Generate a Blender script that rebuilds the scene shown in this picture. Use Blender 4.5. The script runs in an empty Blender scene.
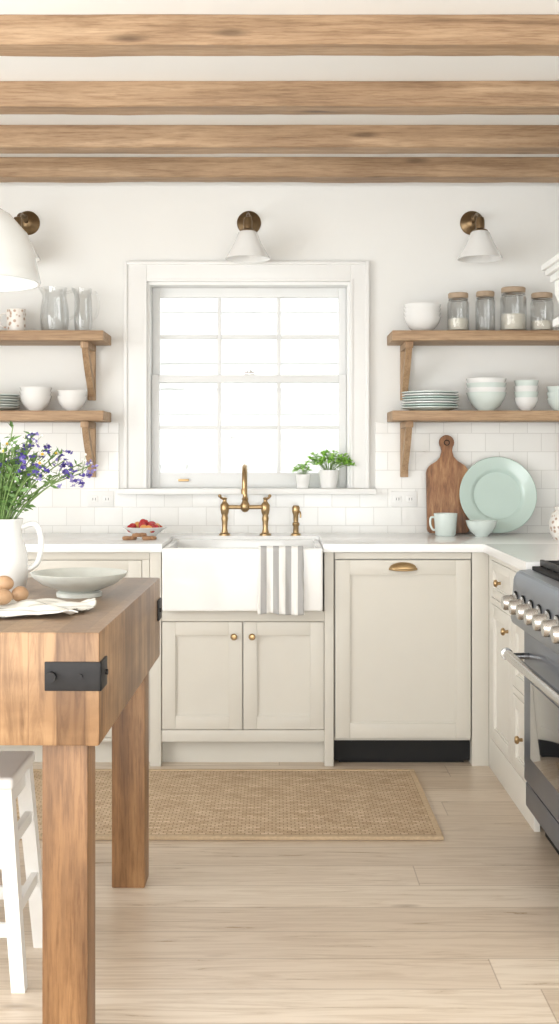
import bpy, bmesh, math, random
from mathutils import Vector, Matrix, noise
random.seed(7)
scene = bpy.context.scene
scene.view_settings.view_transform = 'Standard'

# ---------------------------------------------------------------- materials
def lin(c):
    out = []
    for v in c:
        v /= 255.0
        out.append(v/12.92 if v <= 0.04045 else ((v+0.055)/1.055)**2.4)
    return (out[0], out[1], out[2], 1)

def newmat(name):
    m = bpy.data.materials.new(name); m.use_nodes = True
    nt = m.node_tree; bs = nt.nodes['Principled BSDF']
    return m, nt, bs

def N(nt, t, **kw):
    n = nt.nodes.new(t)
    for k, v in kw.items(): setattr(n, k, v)
    return n

def coords(nt, scale=(1, 1, 1), rot=(0, 0, 0)):
    tc = N(nt, 'ShaderNodeTexCoord'); mp = N(nt, 'ShaderNodeMapping')
    mp.inputs['Scale'].default_value = scale; mp.inputs['Rotation'].default_value = rot
    nt.links.new(tc.outputs['Object'], mp.inputs['Vector'])
    return mp.outputs['Vector']

def ramp(nt, fac, stops):
    r = N(nt, 'ShaderNodeValToRGB')
    els = r.color_ramp.elements
    while len(els) < len(stops): els.new(0.5)
    for e, (p, c) in zip(els, stops):
        e.position = p; e.color = c
    nt.links.new(fac, r.inputs['Fac'])
    return r.outputs['Color']

def bump(nt, bs, h, strength=0.2, dist=0.01):
    b = N(nt, 'ShaderNodeBump'); b.inputs['Strength'].default_value = strength
    b.inputs['Distance'].default_value = dist
    nt.links.new(h, b.inputs['Height']); nt.links.new(b.outputs['Normal'], bs.inputs['Normal'])

def math_n(nt, op, a, b=None):
    n = N(nt, 'ShaderNodeMath', operation=op)
    for i, q in enumerate((a, b)):
        if q is None: continue
        if isinstance(q, (int, float)): n.inputs[i].default_value = q
        else: nt.links.new(q, n.inputs[i])
    return n.outputs[0]

def mixmul(nt, a, b, f):
    mx = N(nt, 'ShaderNodeMix', data_type='RGBA', blend_type='MULTIPLY'); mx.inputs[0].default_value = f
    nt.links.new(a, mx.inputs[6]); nt.links.new(b, mx.inputs[7])
    return mx.outputs[2]

def plain(name, c, rough=0.5, metal=0, var=0.04, nscale=8, bmp=0.0, coat=0):
    m, nt, bs = newmat(name)
    v = coords(nt)
    n = N(nt, 'ShaderNodeTexNoise'); n.inputs['Scale'].default_value = nscale; n.inputs['Detail'].default_value = 4
    nt.links.new(v, n.inputs['Vector'])
    a = lin(c); d = tuple(x*(1-var) for x in a[:3])+(1,)
    nt.links.new(ramp(nt, n.outputs['Fac'], [(0.3, d), (0.7, a)]), bs.inputs['Base Color'])
    bs.inputs['Roughness'].default_value = rough; bs.inputs['Metallic'].default_value = metal
    bs.inputs['Coat Weight'].default_value = coat
    if bmp: bump(nt, bs, n.outputs['Fac'], bmp, 0.004)
    return m

def wood(name, light, mid, dark, axis='X', rough=0.55, freq=1.0, bmp=0.25, knots=True, kd=0.3, fine=0.7, weather=0.0):
    m, nt, bs = newmat(name)
    oi = N(nt, 'ShaderNodeObjectInfo')
    tc = N(nt, 'ShaderNodeTexCoord')
    off = N(nt, 'ShaderNodeVectorMath', operation='ADD')
    nt.links.new(tc.outputs['Object'], off.inputs[0])
    sc = N(nt, 'ShaderNodeVectorMath', operation='SCALE'); sc.inputs[3].default_value = 0.37
    nt.links.new(oi.outputs['Location'], sc.inputs[0]); nt.links.new(sc.outputs[0], off.inputs[1])
    def mapped(s):
        mp = N(nt, 'ShaderNodeMapping'); mp.inputs['Scale'].default_value = s
        nt.links.new(off.outputs[0], mp.inputs['Vector']); return mp.outputs['Vector']
    s = {'X': (0.9, 14, 14), 'Y': (14, 0.9, 14), 'Z': (14, 14, 0.9)}[axis]
    n = N(nt, 'ShaderNodeTexNoise'); n.inputs['Scale'].default_value = 1.6
    n.inputs['Detail'].default_value = 9; n.inputs['Roughness'].default_value = 0.65; n.inputs['Distortion'].default_value = 0.6
    nt.links.new(mapped(tuple(q*freq for q in s)), n.inputs['Vector'])
    col = ramp(nt, n.outputs['Fac'], [(0.28, lin(dark)), (0.5, lin(mid)), (0.72, lin(light))])
    # fine pore grain
    f = N(nt, 'ShaderNodeTexNoise'); f.inputs['Scale'].default_value = 11; f.inputs['Detail'].default_value = 7; f.inputs['Roughness'].default_value = 0.7
    nt.links.new(mapped(s), f.inputs['Vector'])
    col = mixmul(nt, col, ramp(nt, f.outputs['Fac'], [(0.36, (0.62, 0.56, 0.50, 1)), (0.54, (1, 1, 1, 1))]), fine)
    if weather:
        g = N(nt, 'ShaderNodeTexNoise'); g.inputs['Scale'].default_value = 1.0; g.inputs['Detail'].default_value = 6; g.inputs['Roughness'].default_value = 0.6
        nt.links.new(mapped(tuple(max(2.2, q*0.35) for q in s)), g.inputs['Vector'])
        col = mixmul(nt, col, ramp(nt, g.outputs['Fac'], [(0.36, (0.60, 0.56, 0.52, 1)), (0.58, (1, 1, 1, 1))]), weather)
    if knots:
        s2 = {'X': (1.7, 8, 8), 'Y': (8, 1.7, 8), 'Z': (8, 8, 1.7)}[axis]
        vo = N(nt, 'ShaderNodeTexVoronoi'); vo.inputs['Scale'].default_value = 1.0
        nt.links.new(mapped(s2), vo.inputs['Vector'])
        k = ramp(nt, vo.outputs['Distance'], [(0.04, (kd, kd*.9, kd*.8, 1)), (0.13, (1, 1, 1, 1))])
        col = mixmul(nt, col, k, 0.75)
    nt.links.new(col, bs.inputs['Base Color'])
    bs.inputs['Roughness'].default_value = rough
    bump(nt, bs, math_n(nt, 'ADD', n.outputs['Fac'], math_n(nt, 'MULTIPLY', f.outputs['Fac'], 0.5)), bmp, 0.006)
    return m

def glassmat(name, tint=(1, 1, 1, 1), k=0.45):
    m, nt, bs = newmat(name)
    nt.nodes.remove(bs)
    out = nt.nodes['Material Output']
    tr = N(nt, 'ShaderNodeBsdfTransparent'); tr.inputs['Color'].default_value = tint
    gl = N(nt, 'ShaderNodeBsdfGlossy'); gl.inputs['Roughness'].default_value = 0.04
    fr = N(nt, 'ShaderNodeLayerWeight'); fr.inputs['Blend'].default_value = 0.25
    mul = N(nt, 'ShaderNodeMath', operation='MULTIPLY_ADD'); mul.inputs[1].default_value = k; mul.inputs[2].default_value = 0.03
    mx = N(nt, 'ShaderNodeMixShader')
    nt.links.new(fr.outputs['Facing'], mul.inputs[0]); nt.links.new(mul.outputs[0], mx.inputs[0])
    nt.links.new(tr.outputs[0], mx.inputs[1]); nt.links.new(gl.outputs[0], mx.inputs[2])
    nt.links.new(mx.outputs[0], out.inputs['Surface'])
    return m

M_wall = plain('wall_paint', (237, 237, 234), 0.8, var=0.02, nscale=3, bmp=0.05)
M_ceil = plain('ceiling_paint', (242, 242, 240), 0.85, var=0.02, nscale=3)
M_trim = plain('trim_paint', (236, 236, 234), 0.4, var=0.01)
M_trim_backlit = plain('backlit_trim_paint', (226, 227, 226), 0.45, var=0.01)  # trim paint darkened so the sashes look backlit
M_cab = plain('greige_cabinet_paint', (209, 205, 195), 0.45, var=0.02)
M_cab_lit = plain('lit_cabinet_paint', (226, 223, 215), 0.45, var=0.02)  # cabinet paint lightened: brighter light on the side run put into the colour
M_ctop = plain('quartz_white', (240, 240, 239), 0.18, var=0.03, nscale=5)
M_cer = plain('ceramic_white', (238, 238, 236), 0.15, var=0.01, coat=0.3)
M_stone = plain('stoneware_grey', (198, 200, 193), 0.3, var=0.08, nscale=40)
M_aqua = plain('ceramic_aqua', (194, 213, 205), 0.22, var=0.04, coat=0.3)
M_aqua2 = plain('ceramic_pale_aqua', (217, 227, 222), 0.22, var=0.03, coat=0.3)
M_brass = plain('aged_brass', (184, 156, 116), 0.34, 1, var=0.12, nscale=20)
M_brassd = plain('dark_brass', (136, 114, 86), 0.4, 1, var=0.2, nscale=30)
M_iron = plain('black_iron', (40, 39, 40), 0.5, 0.5, var=0.3, nscale=40, bmp=0.2)
M_black = plain('black_matte', (8, 8, 9), 0.75, var=0.1)
M_steel = plain('blue_grey_steel', (124, 131, 142), 0.3, 0.7, var=0.06)
M_steeld = plain('dark_blue_steel', (104, 112, 126), 0.32, 0.55, var=0.06)
M_chrome = plain('brushed_nickel', (200, 199, 197), 0.22, 1, var=0.05)
M_oveng = plain('oven_glass', (22, 24, 30), 0.06, var=0.05, coat=0.6)
M_stool = plain('white_painted_wood', (236, 235, 232), 0.45, var=0.03, nscale=14)
M_glass = glassmat('clear_glass', (0.98, 0.985, 0.985, 1), 0.75)
M_pane = glassmat('window_glass', (0.995, 1, 1, 1), 0.3)
M_beam = wood('oak_beam', (198, 170, 139), (175, 145, 114), (138, 109, 82), 'X', weather=0.5)
M_shelf = wood('oak_shelf', (198, 168, 136), (178, 148, 115), (148, 116, 87), 'X', knots=False, weather=0.3)
M_shelfz = wood('oak_bracket', (198, 168, 136), (178, 148, 115), (148, 116, 87), 'Z', knots=False, weather=0.3)
M_leg = wood('pine_leg', (180, 140, 98), (153, 114, 76), (110, 78, 50), 'Z', rough=0.42, freq=0.7, kd=0.16, fine=0.9, weather=0.8)
M_board = wood('walnut_board', (192, 148, 104), (148, 103, 68), (88, 56, 36), 'Z', rough=0.4, knots=False, freq=1.3)
M_leaf = plain('leaf_green', (108, 146, 78), 0.5, var=0.4, nscale=30)
M_leafb = plain('leaf_bright', (164, 218, 92), 0.5, var=0.2, nscale=30)
M_stem = plain('stem_green', (118, 146, 84), 0.6)
M_purple = plain('petal_violet', (92, 78, 168), 0.6, var=0.3, nscale=60)
M_lilac = plain('petal_lilac', (160, 150, 208), 0.6, var=0.2, nscale=60)
M_petw = plain('petal_white', (244, 243, 240), 0.6)
M_yel = plain('flower_centre', (224, 186, 70), 0.6)
M_egg = plain('egg_brown', (182, 146, 112), 0.45, var=0.12, nscale=60)
M_red = plain('berry_red', (190, 50, 54), 0.25, var=0.2, nscale=30)
M_orange = plain('apricot', (226, 158, 84), 0.4, var=0.2)
M_biscuit = plain('biscuit', (182, 138, 102), 0.8, var=0.3, nscale=60)
M_soil = plain('soil', (70, 52, 38), 0.9, var=0.3, nscale=60)
M_wicker = plain('lid_wood', (180, 158, 134), 0.6, var=0.15, nscale=40)
M_pave = plain('garden_paving', (225, 224, 220), 0.9, var=0.1)
M_side = plain('exterior_siding', (226, 226, 224), 0.7, var=0.03)
M_hedge = plain('fence_grey', (204, 203, 200), 0.8, var=0.12)
M_pend = plain('pendant_enamel', (214, 216, 215), 0.25, var=0.02)

def floor_mat():
    m, nt, bs = newmat('pale_oak_planks')
    tc = N(nt, 'ShaderNodeTexCoord'); sp = N(nt, 'ShaderNodeSeparateXYZ')
    nt.links.new(tc.outputs['Object'], sp.inputs[0])
    PW, PL = 0.165, 2.2
    yr = math_n(nt, 'DIVIDE', math_n(nt, 'ADD', sp.outputs[1], 20.03), PW)
    row = math_n(nt, 'FLOOR', yr); fy = math_n(nt, 'FRACT', yr)
    wn = N(nt, 'ShaderNodeTexWhiteNoise', noise_dimensions='1D'); nt.links.new(row, wn.inputs['W'])
    xr = math_n(nt, 'ADD', math_n(nt, 'DIVIDE', math_n(nt, 'ADD', sp.outputs[0], 20.0), PL), wn.outputs['Value'])
    col = math_n(nt, 'FLOOR', xr); fx = math_n(nt, 'FRACT', xr)
    cid = N(nt, 'ShaderNodeCombineXYZ'); nt.links.new(row, cid.inputs[0]); nt.links.new(col, cid.inputs[1])
    w2 = N(nt, 'ShaderNodeTexWhiteNoise', noise_dimensions='2D'); nt.links.new(cid.outputs[0], w2.inputs['Vector'])
    base = ramp(nt, w2.outputs['Value'], [(0.0, lin((204, 187, 167))), (0.5, lin((213, 197, 178))), (1.0, lin((220, 206, 188)))])
    cg = N(nt, 'ShaderNodeCombineXYZ')
    nt.links.new(math_n(nt, 'MULTIPLY', sp.outputs[0], 1.0), cg.inputs[0])
    nt.links.new(math_n(nt, 'MULTIPLY', sp.outputs[1], 13.0), cg.inputs[1])
    nt.links.new(math_n(nt, 'MULTIPLY', w2.outputs['Value'], 40.0), cg.inputs[2])
    n = N(nt, 'ShaderNodeTexNoise'); n.inputs['Scale'].default_value = 2.2; n.inputs['Detail'].default_value = 10; n.inputs['Distortion'].default_value = 2.0; n.inputs['Roughness'].default_value = 0.62
    nt.links.new(cg.outputs[0], n.inputs['Vector'])
    c = mixmul(nt, base, ramp(nt, n.outputs['Fac'], [(0.34, (0.72, 0.65, 0.57, 1)), (0.56, (1, 1, 1, 1))]), 0.72)
    vo = N(nt, 'ShaderNodeTexVoronoi'); vo.inputs['Scale'].default_value = 1
    cv = N(nt, 'ShaderNodeCombineXYZ')
    nt.links.new(math_n(nt, 'MULTIPLY', sp.outputs[0], 1.8), cv.inputs[0]); nt.links.new(math_n(nt, 'MULTIPLY', sp.outputs[1], 6.0), cv.inputs[1]); nt.links.new(row, cv.inputs[2])
    nt.links.new(cv.outputs[0], vo.inputs['Vector'])
    c = mixmul(nt, c, ramp(nt, vo.outputs['Distance'], [(0.02, (0.36, 0.27, 0.19, 1)), (0.10, (1, 1, 1, 1))]), 0.75)
    ey = math_n(nt, 'MINIMUM', fy, math_n(nt, 'SUBTRACT', 1.0, fy))
    ex = math_n(nt, 'MULTIPLY', math_n(nt, 'MINIMUM', fx, math_n(nt, 'SUBTRACT', 1.0, fx)), PL/PW)
    e = math_n(nt, 'MINIMUM', ey, ex)
    c = mixmul(nt, c, ramp(nt, e, [(0.0, (0.42, 0.35, 0.28, 1)), (0.016, (1, 1, 1, 1))]), 0.75)
    nt.links.new(c, bs.inputs['Base Color'])
    rr = N(nt, 'ShaderNodeMapRange'); rr.inputs[3].default_value = 0.22; rr.inputs[4].default_value = 0.38
    nt.links.new(n.outputs['Fac'], rr.inputs[0]); nt.links.new(rr.outputs[0], bs.inputs['Roughness'])
    bump(nt, bs, n.outputs['Fac'], 0.05, 0.003)
    return m
M_floor = floor_mat()

def tile_mat():
    m, nt, bs = newmat('zellige_tile')
    v = coords(nt, (1, 1, 1), (math.pi/2, 0, 0))
    br = N(nt, 'ShaderNodeTexBrick'); br.offset = 0.5
    br.inputs['Scale'].default_value = 1; br.inputs['Brick Width'].default_value = 0.13
    br.inputs['Row Height'].default_value = 0.086; br.inputs['Mortar Size'].default_value = 0.0018
    br.inputs['Mortar Smooth'].default_value = 0.4
    br.inputs['Color1'].default_value = lin((238, 238, 235)); br.inputs['Color2'].default_value = lin((231, 230, 226))
    br.inputs['Mortar'].default_value = lin((214, 213, 209))
    nt.links.new(v, br.inputs['Vector'])
    nt.links.new(br.outputs['Color'], bs.inputs['Base Color'])
    n = N(nt, 'ShaderNodeTexNoise'); n.inputs['Scale'].default_value = 14
    nt.links.new(v, n.inputs['Vector'])
    bs.inputs['Roughness'].default_value = 0.16
    bump(nt, bs, math_n(nt, 'SUBTRACT', n.outputs['Fac'], br.outputs['Fac']), 0.3, 0.004)
    return m
M_tile = tile_mat()

def block_mat():
    m, nt, bs = newmat('butcher_block')
    tc = N(nt, 'ShaderNodeTexCoord'); sp = N(nt, 'ShaderNodeSeparateXYZ')
    nt.links.new(tc.outputs['Object'], sp.inputs[0])
    ns = N(nt, 'ShaderNodeSeparateXYZ'); geo = N(nt, 'ShaderNodeNewGeometry')
    vt = N(nt, 'ShaderNodeVectorTransform', vector_type='NORMAL', convert_from='WORLD', convert_to='OBJECT')
    nt.links.new(geo.outputs['Normal'], vt.inputs[0]); nt.links.new(vt.outputs[0], ns.inputs[0])
    gt = math_n(nt, 'GREATER_THAN', math_n(nt, 'ABSOLUTE', ns.outputs[0]), 0.6)
    mixc = N(nt, 'ShaderNodeMix', data_type='FLOAT')
    nt.links.new(gt, mixc.inputs[0]); nt.links.new(sp.outputs[0], mixc.inputs[2]); nt.links.new(sp.outputs[1], mixc.inputs[3])
    q = math_n(nt, 'DIVIDE', mixc.outputs[0], 0.06)
    fl = math_n(nt, 'FLOOR', q); fr = math_n(nt, 'FRACT', q)
    wn = N(nt, 'ShaderNodeTexWhiteNoise', noise_dimensions='1D'); nt.links.new(fl, wn.inputs['W'])
    c = ramp(nt, wn.outputs['Value'], [(0.0, lin((138, 105, 73))), (0.5, lin((160, 125, 89))), (1.0, lin((178, 142, 104)))])
    v = coords(nt, (14, 14, 1.6))
    n = N(nt, 'ShaderNodeTexNoise'); n.inputs['Scale'].default_value = 3.0; n.inputs['Detail'].default_value = 10; n.inputs['Distortion'].default_value = 0.8; n.inputs['Roughness'].default_value = 0.68
    nt.links.new(v, n.inputs['Vector'])
    c = mixmul(nt, c, ramp(nt, n.outputs['Fac'], [(0.34, (0.42, 0.35, 0.28, 1)), (0.58, (1, 1, 1, 1))]), 0.85)
    v2 = coords(nt, (3, 3, 7))
    n2 = N(nt, 'ShaderNodeTexNoise'); n2.inputs['Scale'].default_value = 1.5; n2.inputs['Detail'].default_value = 6
    nt.links.new(v2, n2.inputs['Vector'])
    c = mixmul(nt, c, ramp(nt, n2.outputs['Fac'], [(0.37, (0.60, 0.53, 0.46, 1)), (0.57, (1, 1, 1, 1))]), 0.7)
    # glue joints between staves
    ed = math_n(nt, 'MINIMUM', fr, math_n(nt, 'SUBTRACT', 1.0, fr))
    c = mixmul(nt, c, ramp(nt, ed, [(0.0, (0.45, 0.36, 0.28, 1)), (0.03, (1, 1, 1, 1))]), 0.6)
    gz = math_n(nt, 'MULTIPLY', math_n(nt, 'GREATER_THAN', ns.outputs[2], 0.6), 0.5)
    m3 = N(nt, 'ShaderNodeMix', data_type='RGBA'); nt.links.new(gz, m3.inputs[0])
    nt.links.new(c, m3.inputs[6]); m3.inputs[7].default_value = lin((158, 144, 130))
    nt.links.new(m3.outputs[2], bs.inputs['Base Color'])
    bs.inputs['Roughness'].default_value = 0.4
    bump(nt, bs, n.outputs['Fac'], 0.15, 0.004)
    return m
M_block = block_mat()

def rug_mat():
    m, nt, bs = newmat('jute_weave')
    v = coords(nt)
    br = N(nt, 'ShaderNodeTexBrick'); br.offset = 0.5
    br.inputs['Scale'].default_value = 1; br.inputs['Brick Width'].default_value = 0.026
    br.inputs['Row Height'].default_value = 0.016; br.inputs['Mortar Size'].default_value = 0.0028
    br.inputs['Mortar Smooth'].default_value = 1.0
    br.inputs['Color1'].default_value = lin((224, 201, 172)); br.inputs['Color2'].default_value = lin((202, 178, 147))
    br.inputs['Mortar'].default_value = lin((150, 124, 96))
    nt.links.new(v, br.inputs['Vector'])
    n = N(nt, 'ShaderNodeTexNoise'); n.inputs['Scale'].default_value = 9; n.inputs['Detail'].default_value = 6
    nt.links.new(coords(nt, (1, 3, 1)), n.inputs['Vector'])
    c = mixmul(nt, br.outputs['Color'], ramp(nt, n.outputs['Fac'], [(0.35, (0.80, 0.76, 0.72, 1)), (0.65, (1, 1, 1, 1))]), 0.9)
    nt.links.new(c, bs.inputs['Base Color'])
    bs.inputs['Roughness'].default_value = 0.95
    bump(nt, bs, math_n(nt, 'SUBTRACT', 1.0, br.outputs['Fac']), 0.5, 0.006)
    return m
M_rug = rug_mat()
M_rugb = plain('jute_binding', (198, 174, 143), 0.9, var=0.2, nscale=80, bmp=0.3)

def stripe_mat(name, base, stripe, axis, period, duty, rough=0.9, phase=0.0):
    m, nt, bs = newmat(name)
    tc = N(nt, 'ShaderNodeTexCoord'); sp = N(nt, 'ShaderNodeSeparateXYZ')
    nt.links.new(tc.outputs['Object'], sp.inputs[0])
    f = math_n(nt, 'FRACT', math_n(nt, 'DIVIDE', math_n(nt, 'ADD', sp.outputs[axis], 10+phase), period))
    c = ramp(nt, f, [(0.0, lin(stripe)), (duty, lin(base))])
    [n for n in nt.nodes if n.type == 'VALTORGB'][0].color_ramp.interpolation = 'CONSTANT'
    nt.links.new(c, bs.inputs['Base Color']); bs.inputs['Roughness'].default_value = rough
    nn = N(nt, 'ShaderNodeTexNoise'); nn.inputs['Scale'].default_value = 400
    nt.links.new(tc.outputs['Object'], nn.inputs['Vector']); bump(nt, bs, nn.outputs['Fac'], 0.2, 0.002)
    return m
M_towel = stripe_mat('striped_linen', (236, 235, 231), (172, 171, 170), 0, 0.050, 0.48, phase=0.012)
M_cloth = stripe_mat('table_linen', (222, 221, 214), (182, 181, 175), 1, 0.03, 0.18)
def speck_mat():
    m, nt, bs = newmat('speckled_ceramic')
    v = coords(nt, (48, 48, 48))
    vo = N(nt, 'ShaderNodeTexVoronoi'); vo.inputs['Scale'].default_value = 1
    nt.links.new(v, vo.inputs['Vector'])
    c = ramp(nt, vo.outputs['Distance'], [(0.25, lin((184, 158, 138))), (0.42, lin((236, 232, 226)))])
    nt.links.new(c, bs.inputs['Base Color']); bs.inputs['Roughness'].default_value = 0.3
    return m
M_speck = speck_mat()

# ---------------------------------------------------------------- builder
class B:
    def __init__(s, name, loc=(0, 0, 0), rz=0):
        s.name = name; s.loc = loc; s.rz = rz; s.bm = bmesh.new(); s.mats = []
    def add(s, tmp, mat, smooth=False, M=None):
        if mat not in s.mats: s.mats.append(mat)
        i = s.mats.index(mat)
        bmesh.ops.recalc_face_normals(tmp, faces=tmp.faces)
        for f in tmp.faces: f.material_index = i; f.smooth = smooth
        if M is not None: tmp.transform(M)
        me = bpy.data.meshes.new('t'); tmp.to_mesh(me); s.bm.from_mesh(me)
        bpy.data.meshes.remove(me); tmp.free()
    def box(s, x0, x1, y0, y1, z0, z1, mat, bev=0.0, M=None, seg=2):
        t = bmesh.new(); bmesh.ops.create_cube(t, size=1)
        x0, x1 = sorted((x0, x1)); y0, y1 = sorted((y0, y1)); z0, z1 = sorted((z0, z1))
        for v in t.verts:
            v.co = Vector(((x0+x1)/2+v.co.x*(x1-x0), (y0+y1)/2+v.co.y*(y1-y0), (z0+z1)/2+v.co.z*(z1-z0)))
        if bev: bmesh.ops.bevel(t, geom=t.edges[:], offset=bev, segments=seg, affect='EDGES', profile=0.6)
        s.add(t, mat, bool(bev), M)
    def lathe(s, prof, mat, c=(0, 0, 0), seg=32, M=None, fn=None):
        t = bmesh.new(); rings = []
        for r, z in prof:
            if r < 1e-5: rings.append([t.verts.new((0, 0, z))])
            else: rings.append([t.verts.new((r*math.cos(2*math.pi*k/seg), r*math.sin(2*math.pi*k/seg), z)) for k in range(seg)])
        for a, b in zip(rings, rings[1:]):
            if len(a) == 1 and len(b) == 1: continue
            for k in range(seg):
                k2 = (k+1) % seg
                if len(a) == 1: t.faces.new((a[0], b[k], b[k2]))
                elif len(b) == 1: t.faces.new((a[k], b[0], a[k2]))
                else: t.faces.new((a[k], b[k], b[k2], a[k2]))
        if fn:
            for v in t.verts: fn(v)
        T = Matrix.Translation(c)
        s.add(t, mat, True, T @ M if M is not None else T)
    def cyl(s, p0, p1, r0, mat, r1=None, seg=20):
        p0 = Vector(p0); p1 = Vector(p1); d = p1-p0; L = d.length
        if r1 is None: r1 = r0
        q = d.to_track_quat('Z', 'Y').to_matrix().to_4x4()
        s.lathe([(0, 0), (r0, 0), (r1, L), (0, L)], mat, p0, seg, q)
    def tube(s, pts, r, mat, seg=10, smooth=0):
        P = [Vector(p) for p in pts]
        if smooth:
            Q = []
            for i in range(len(P)-1):
                a = P[max(i-1, 0)]; b = P[i]; c = P[i+1]; d = P[min(i+2, len(P)-1)]
                for k in range(smooth):
                    u = k/smooth
                    Q.append(0.5*((2*b)+(c-a)*u+(2*a-5*b+4*c-d)*u*u+(3*b-a-3*c+d)*u**3))
            Q.append(P[-1]); P = Q
        t = bmesh.new(); rings = []; prev = None
        for i, p in enumerate(P):
            tan = (P[min(i+1, len(P)-1)]-P[max(i-1, 0)]).normalized()
            if prev is None:
                prev = tan.orthogonal().normalized()
            n = (prev-tan*prev.dot(tan)).normalized(); prev = n
            bn = tan.cross(n)
            rr = r if not isinstance(r, (list, tuple)) else r[0]+(r[1]-r[0])*i/(len(P)-1)
            rings.append([t.verts.new(p+(n*math.cos(2*math.pi*k/seg)+bn*math.sin(2*math.pi*k/seg))*rr) for k in range(seg)])
        for a, b in zip(rings, rings[1:]):
            for k in range(seg): t.faces.new((a[k], a[(k+1) % seg], b[(k+1) % seg], b[k]))
        t.faces.new(rings[0]); t.faces.new(list(reversed(rings[-1])))
        s.add(t, mat, True)
    def ball(s, c, r, mat, seg=14, M=None):
        if not isinstance(r, (list, tuple)): r = (r, r, r)
        t = bmesh.new(); bmesh.ops.create_uvsphere(t, u_segments=seg, v_segments=max(6, seg//2+1), radius=1)
        S = Matrix.Diagonal((r[0], r[1], r[2], 1))
        MM = Matrix.Translation(c) @ (M if M is not None else Matrix.Identity(4)) @ S
        s.add(t, mat, True, MM)
    def prism(s, pts, d0, d1, mat, axis='X', bev=0.0, M=None):
        f = {'X': lambda a, b, d: (d, a, b), 'Y': lambda a, b, d: (a, d, b), 'Z': lambda a, b, d: (a, b, d)}[axis]
        t = bmesh.new()
        A = [t.verts.new(f(a, b, d0)) for a, b in pts]; C = [t.verts.new(f(a, b, d1)) for a, b in pts]
        n = len(pts)
        t.faces.new(A); t.faces.new(list(reversed(C)))
        for k in range(n): t.faces.new((A[k], C[k], C[(k+1) % n], A[(k+1) % n]))
        if bev: bmesh.ops.bevel(t, geom=t.edges[:], offset=bev, segments=2, affect='EDGES')
        s.add(t, mat, bool(bev), M)
    def leaf(s, p, d, L, W, mat, n=None):
        p = Vector(p); d = Vector(d).normalized()
        n = Vector(n) if n is not None else Vector((random.uniform(-1, 1), random.uniform(-1, 1), random.uniform(0, 1)))
        sd = d.cross(n)
        if sd.length < 1e-3: sd = d.orthogonal()
        sd.normalize(); up = sd.cross(d)
        t = bmesh.new()
        a = t.verts.new(p); b = t.verts.new(p+d*L*0.45+sd*W/2); c = t.verts.new(p+d*L-up*L*0.12)
        e = t.verts.new(p+d*L*0.45-sd*W/2); m = t.verts.new(p+d*L*0.5-up*W*0.15)
        t.faces.new((a, b, m)); t.faces.new((b, c, m)); t.faces.new((c, e, m)); t.faces.new((e, a, m))
        s.add(t, mat, True)
    def finish(s, ang=38):
        for e in s.bm.edges:
            if len(e.link_faces) == 2:
                try:
                    if e.calc_face_angle() > math.radians(ang): e.smooth = False
                except Exception: pass
        me = bpy.data.meshes.new(s.name); s.bm.to_mesh(me); s.bm.free()
        for m in s.mats: me.materials.append(m)
        ob = bpy.data.objects.new(s.name, me); ob.location = s.loc; ob.rotation_euler = (0, 0, s.rz)
        scene.collection.objects.link(ob)
        return ob

def fbox(b, ax, f, u0, u1, d0, d1, z0, z1, mat, bev=0.0):
    """box on a cabinet front: ax 'Y' faces -Y at y=f, ax 'X' faces -X at x=f; d = depth behind the face"""
    if ax == 'Y': b.box(u0, u1, f+d0, f+d1, z0, z1, mat, bev)
    else: b.box(f+d0, f+d1, u0, u1, z0, z1, mat, bev)

def shaker(b, ax, f, u0, u1, z0, z1, mat, w=0.055, t=0.02, rec=0.011):
    g = 0.0025; u0 += g; u1 -= g; z0 += g; z1 -= g
    fbox(b, ax, f, u0, u0+w, 0, t, z0, z1, mat, 0.0015); fbox(b, ax, f, u1-w, u1, 0, t, z0, z1, mat, 0.0015)
    fbox(b, ax, f, u0+w, u1-w, 0, t, z0, z0+w, mat, 0.0015); fbox(b, ax, f, u0+w, u1-w, 0, t, z1-w, z1, mat, 0.0015)
    fbox(b, ax, f, u0+w, u1-w, rec, t, z0+w, z1-w, mat)
    e = 0.006
    fbox(b, ax, f, u0+w, u0+w+e, rec-0.004, rec, z0+w, z1-w, mat); fbox(b, ax, f, u1-w-e, u1-w, rec-0.004, rec, z0+w, z1-w, mat)
    fbox(b, ax, f, u0+w+e, u1-w-e, rec-0.004, rec, z0+w, z0+w+e, mat); fbox(b, ax, f, u0+w+e, u1-w-e, rec-0.004, rec, z1-w-e, z1-w, mat)

def knob(b, ax, f, u, z, mat=None, r=0.014):
    mat = mat or M_brass
    prof = [(0, 0), (r*0.45, 0), (r*0.4, 0.010), (r*0.95, 0.016), (r, 0.021), (r*0.7, 0.027), (0, 0.029)]
    if ax == 'Y': b.lathe(prof, mat, (u, f, z), 18, Matrix.Rotation(math.pi/2, 4, 'X'))
    else: b.lathe(prof, mat, (f, u, z), 18, Matrix.Rotation(-math.pi/2, 4, 'Y'))

# ---------------------------------------------------------------- room shell
XL, XR, YF, YB, ZC = -2.6, 1.52, -2.6, 5.36, 2.61
WB = YB-0.012      # back of fitted cabinets
b = B('floor'); b.box(XL-0.1, XR+0.1, YF-0.1, YB+0.2, -0.06, 0, M_floor); b.finish()
b = B('ceiling'); b.box(XL-0.1, XR+0.1, YF-0.1, YB+0.2, ZC, ZC+0.08, M_ceil); b.finish()
OX0, OX1, OZ0, OZ1 = -0.60, 0.345, 1.12, 2.08
b = B('wall_back')
b.box(XL, OX0, YB, YB+0.2, 0, ZC, M_wall); b.box(OX1, XR, YB, YB+0.2, 0, ZC, M_wall)
b.box(OX0, OX1, YB, YB+0.2, 0, OZ0-0.028, M_wall); b.box(OX0, OX1, YB, YB+0.2, OZ1, ZC, M_wall); b.finish()
b = B('wall_right'); b.box(XR, XR+0.1, YF, YB+0.2, 0, ZC, M_wall); b.finish()
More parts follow.
